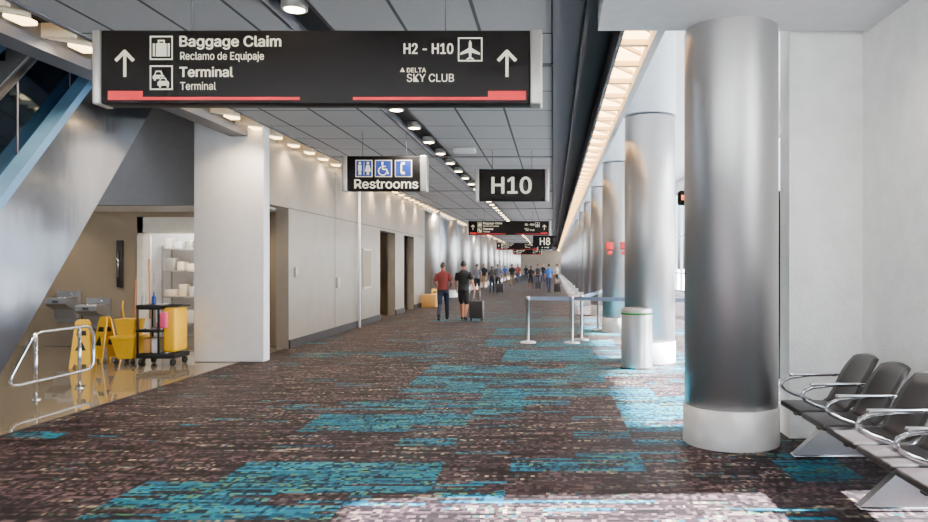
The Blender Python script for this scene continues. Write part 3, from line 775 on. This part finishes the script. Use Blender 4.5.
def suitcase(x,y,rot=0,tilt=.0,hh=.62,hand=None,mt=SUITC):
    T=Matrix.Rotation(rot,4,'Z')@Matrix.Translation((0,0,.03))@Matrix.Rotation(tilt,4,'X')
    m=M(); m.rbox((-.21,-.12,.05),(.21,.12,hh),mt,.045,4,T)
    for q in (-.14,-.07,0,.07,.14): m.box((q-.008,-.126,.1),(q+.008,-.118,hh-.06),DARK,T)
    for sx_ in (-.16,.16):
        for sy_ in (-.08,.08): m.path([(sx_-.012,sy_,.005),(sx_+.012,sy_,.005)],.03,RUBBER,14,T); m.box((sx_-.015,sy_-.015,.01),(sx_+.015,sy_+.015,.07),DARK,T)
    for sx_ in (-.09,.09): m.path([(sx_,.08,hh-.02),(sx_,.08,hh+.30)],.009,CAPM,8,T)
    m.path([(-.1,.08,hh+.30),(.1,.08,hh+.30)],.016,BLACK,8,T)
    m.path([(-.08,0,hh),(-.07,0,hh+.04),(.07,0,hh+.04),(.08,0,hh)],.01,BLACK,8,T)
    o=m.finish('rolling_suitcase'); o.location=(x,y,0)
DP=21.6
human('walking_man',(PX(443,DP),DP,0),0.05,1.76,REDS,DENIM,HAIRG,phase=1,armR=((.25,-.04,1.14),(.2,.15,1.02)),armL=((-.255,-.03,1.14),(-.2,.16,1.04)),detail=True,bag=None,vox=.014)
human('walking_man',(PX(463.5,DP),DP,0),-.05,1.80,BLK,SHORTS,HAIRD,skin=SKIN,shorts=True,shoe=SHOE,phase=-1,armR=((.27,-.09,1.16),(.34,-.17,.96)),detail=True,vox=.014)
suitcase(PX(477,DP)+.02,DP-.30,-.05,.0,.58)
far=[(477,40,0,GRYS,SHORTS,1,None),(492,42,0,BLK,DENIM,1,'backpack'),(498,44,.1,GRYS,SHORTS,-1,None),(512,56,0,BLK,TAN,1,'shoulder'),
 (531,48,3.0,BLK,SHORTS,1,'shoulder'),(538,52,0,GRYS,DENIM,-1,'backpack'),(549,43,.2,BLUS,DENIM,1,None),(526,75,0,BLK,DENIM,1,None),(557,58,1.4,WHTS,SHORTS,0,None),(518,64,3.1,REDS,DENIM,-1,None),(505,68,0,BLUS,TAN,1,None),(543,66,3.1,BLK,DENIM,1,None),(484,50,3.0,BLK,TAN,-1,None)]
for i,(x,D,r_,sh,pa,ph,bg) in enumerate(far):
    fem=i%3==1
    human('walking_woman' if fem else 'walking_man',(PX(x,D),D,0),r_,1.64 if fem else 1.76,sh,pa,[HAIRD,HAIRG][i%2],skin=[SKIN,SKIN2,SKIN][i%3],phase=ph,shorts=(i%4==0),vox=.024,bag=bg,female=fem)
    if i in (1,4,6): suitcase(PX(x,D)+.50,D-.4,0,0,.55)

# ------------------------------------------------------------------ lights
def lamp(name,typ,loc,energy,color=(1,.9,.78),**k):
    l=bpy.data.lights.new(name,typ); l.energy=energy; l.color=color
    for a,b_ in k.items(): setattr(l,a,b_)
    o=bpy.data.objects.new(name,l); o.location=loc; SC.collection.objects.link(o); return o
sun=lamp('sun','SUN',(20,0,20),210.0,(1,.98,.95),angle=.03)
sun.rotation_euler=Vector((-1,-.06,-.85)).to_track_quat('-Z','Y').to_euler()
for i in range(22):
    y=-2+2.9*i+ (0 if i<12 else (i-12)*1.5)
    lamp('downlight_lamp','SPOT',(-2.4,y,3.98),280,(1,.93,.84),spot_size=2.5,spot_blend=.8,shadow_soft_size=.08)
for i in range(12):
    y=3+2.2*i
    o=lamp('slot_lamp','SPOT',(-4.95,y,3.92),200,(1,.78,.54),spot_size=2.4,spot_blend=.9,shadow_soft_size=.1)
    o.rotation_euler=Vector((-.25,0,-1)).to_track_quat('-Z','Y').to_euler()
for i in range(8): lamp('slot_lamp','SPOT',(-4.95,31+8*i,3.92),300,(1,.85,.66),spot_size=2.6,spot_blend=.9,shadow_soft_size=.1)
for y in (1.5,3.4,5.1): lamp('soffit_fill_spot','SPOT',(1.9,y,3.82),130,(1,.96,.92),spot_size=2.7,spot_blend=.8,shadow_soft_size=.08)  # fill spots added under the soffit to brighten the white pier and seats
for x,y in ((-10,13.9),(-7.6,13.9),(-6,13.9)): lamp('alcove_lamp','SPOT',(x,y,2.68),60,(1,.82,.6),spot_size=2.6,spot_blend=.8,shadow_soft_size=.06)
lamp('storage_lamp','POINT',(-8.2,15.8,2.6),110,(1,.95,.86),shadow_soft_size=.15)
lamp('well_fill_light','POINT',(-9,8,6.2),300,(.85,.93,1),shadow_soft_size=.3)  # fill light added above the escalator well, without a fixture
# world
wd=bpy.data.worlds.new('World'); SC.world=wd; wd.use_nodes=True; nt=wd.node_tree
bg=nt.nodes['Background']; sk=nt.nodes.new('ShaderNodeTexSky')
try:
    sk.sky_type='NISHITA'; sk.sun_disc=False; sk.sun_elevation=math.radians(40); sk.sun_rotation=math.radians(90); sk.dust_density=4; sk.air_density=.8
except Exception as ex: print(ex)
hs=nt.nodes.new('ShaderNodeHueSaturation'); hs.inputs['Saturation'].default_value=.55
nt.links.new(sk.outputs[0],hs.inputs['Color']); nt.links.new(hs.outputs[0],bg.inputs[0]); bg.inputs[1].default_value=1.1
# camera
cd=bpy.data.cameras.new('camera'); cam=bpy.data.objects.new('camera',cd); SC.collection.objects.link(cam)
cd.sensor_width=36; cd.lens=28; cd.shift_x=-(CX-464)/928; cd.shift_y=(CY-261)/928
cam.location=(0,0,H); cam.rotation_euler=(math.pi/2,0,0); cd.clip_end=500
SC.camera=cam
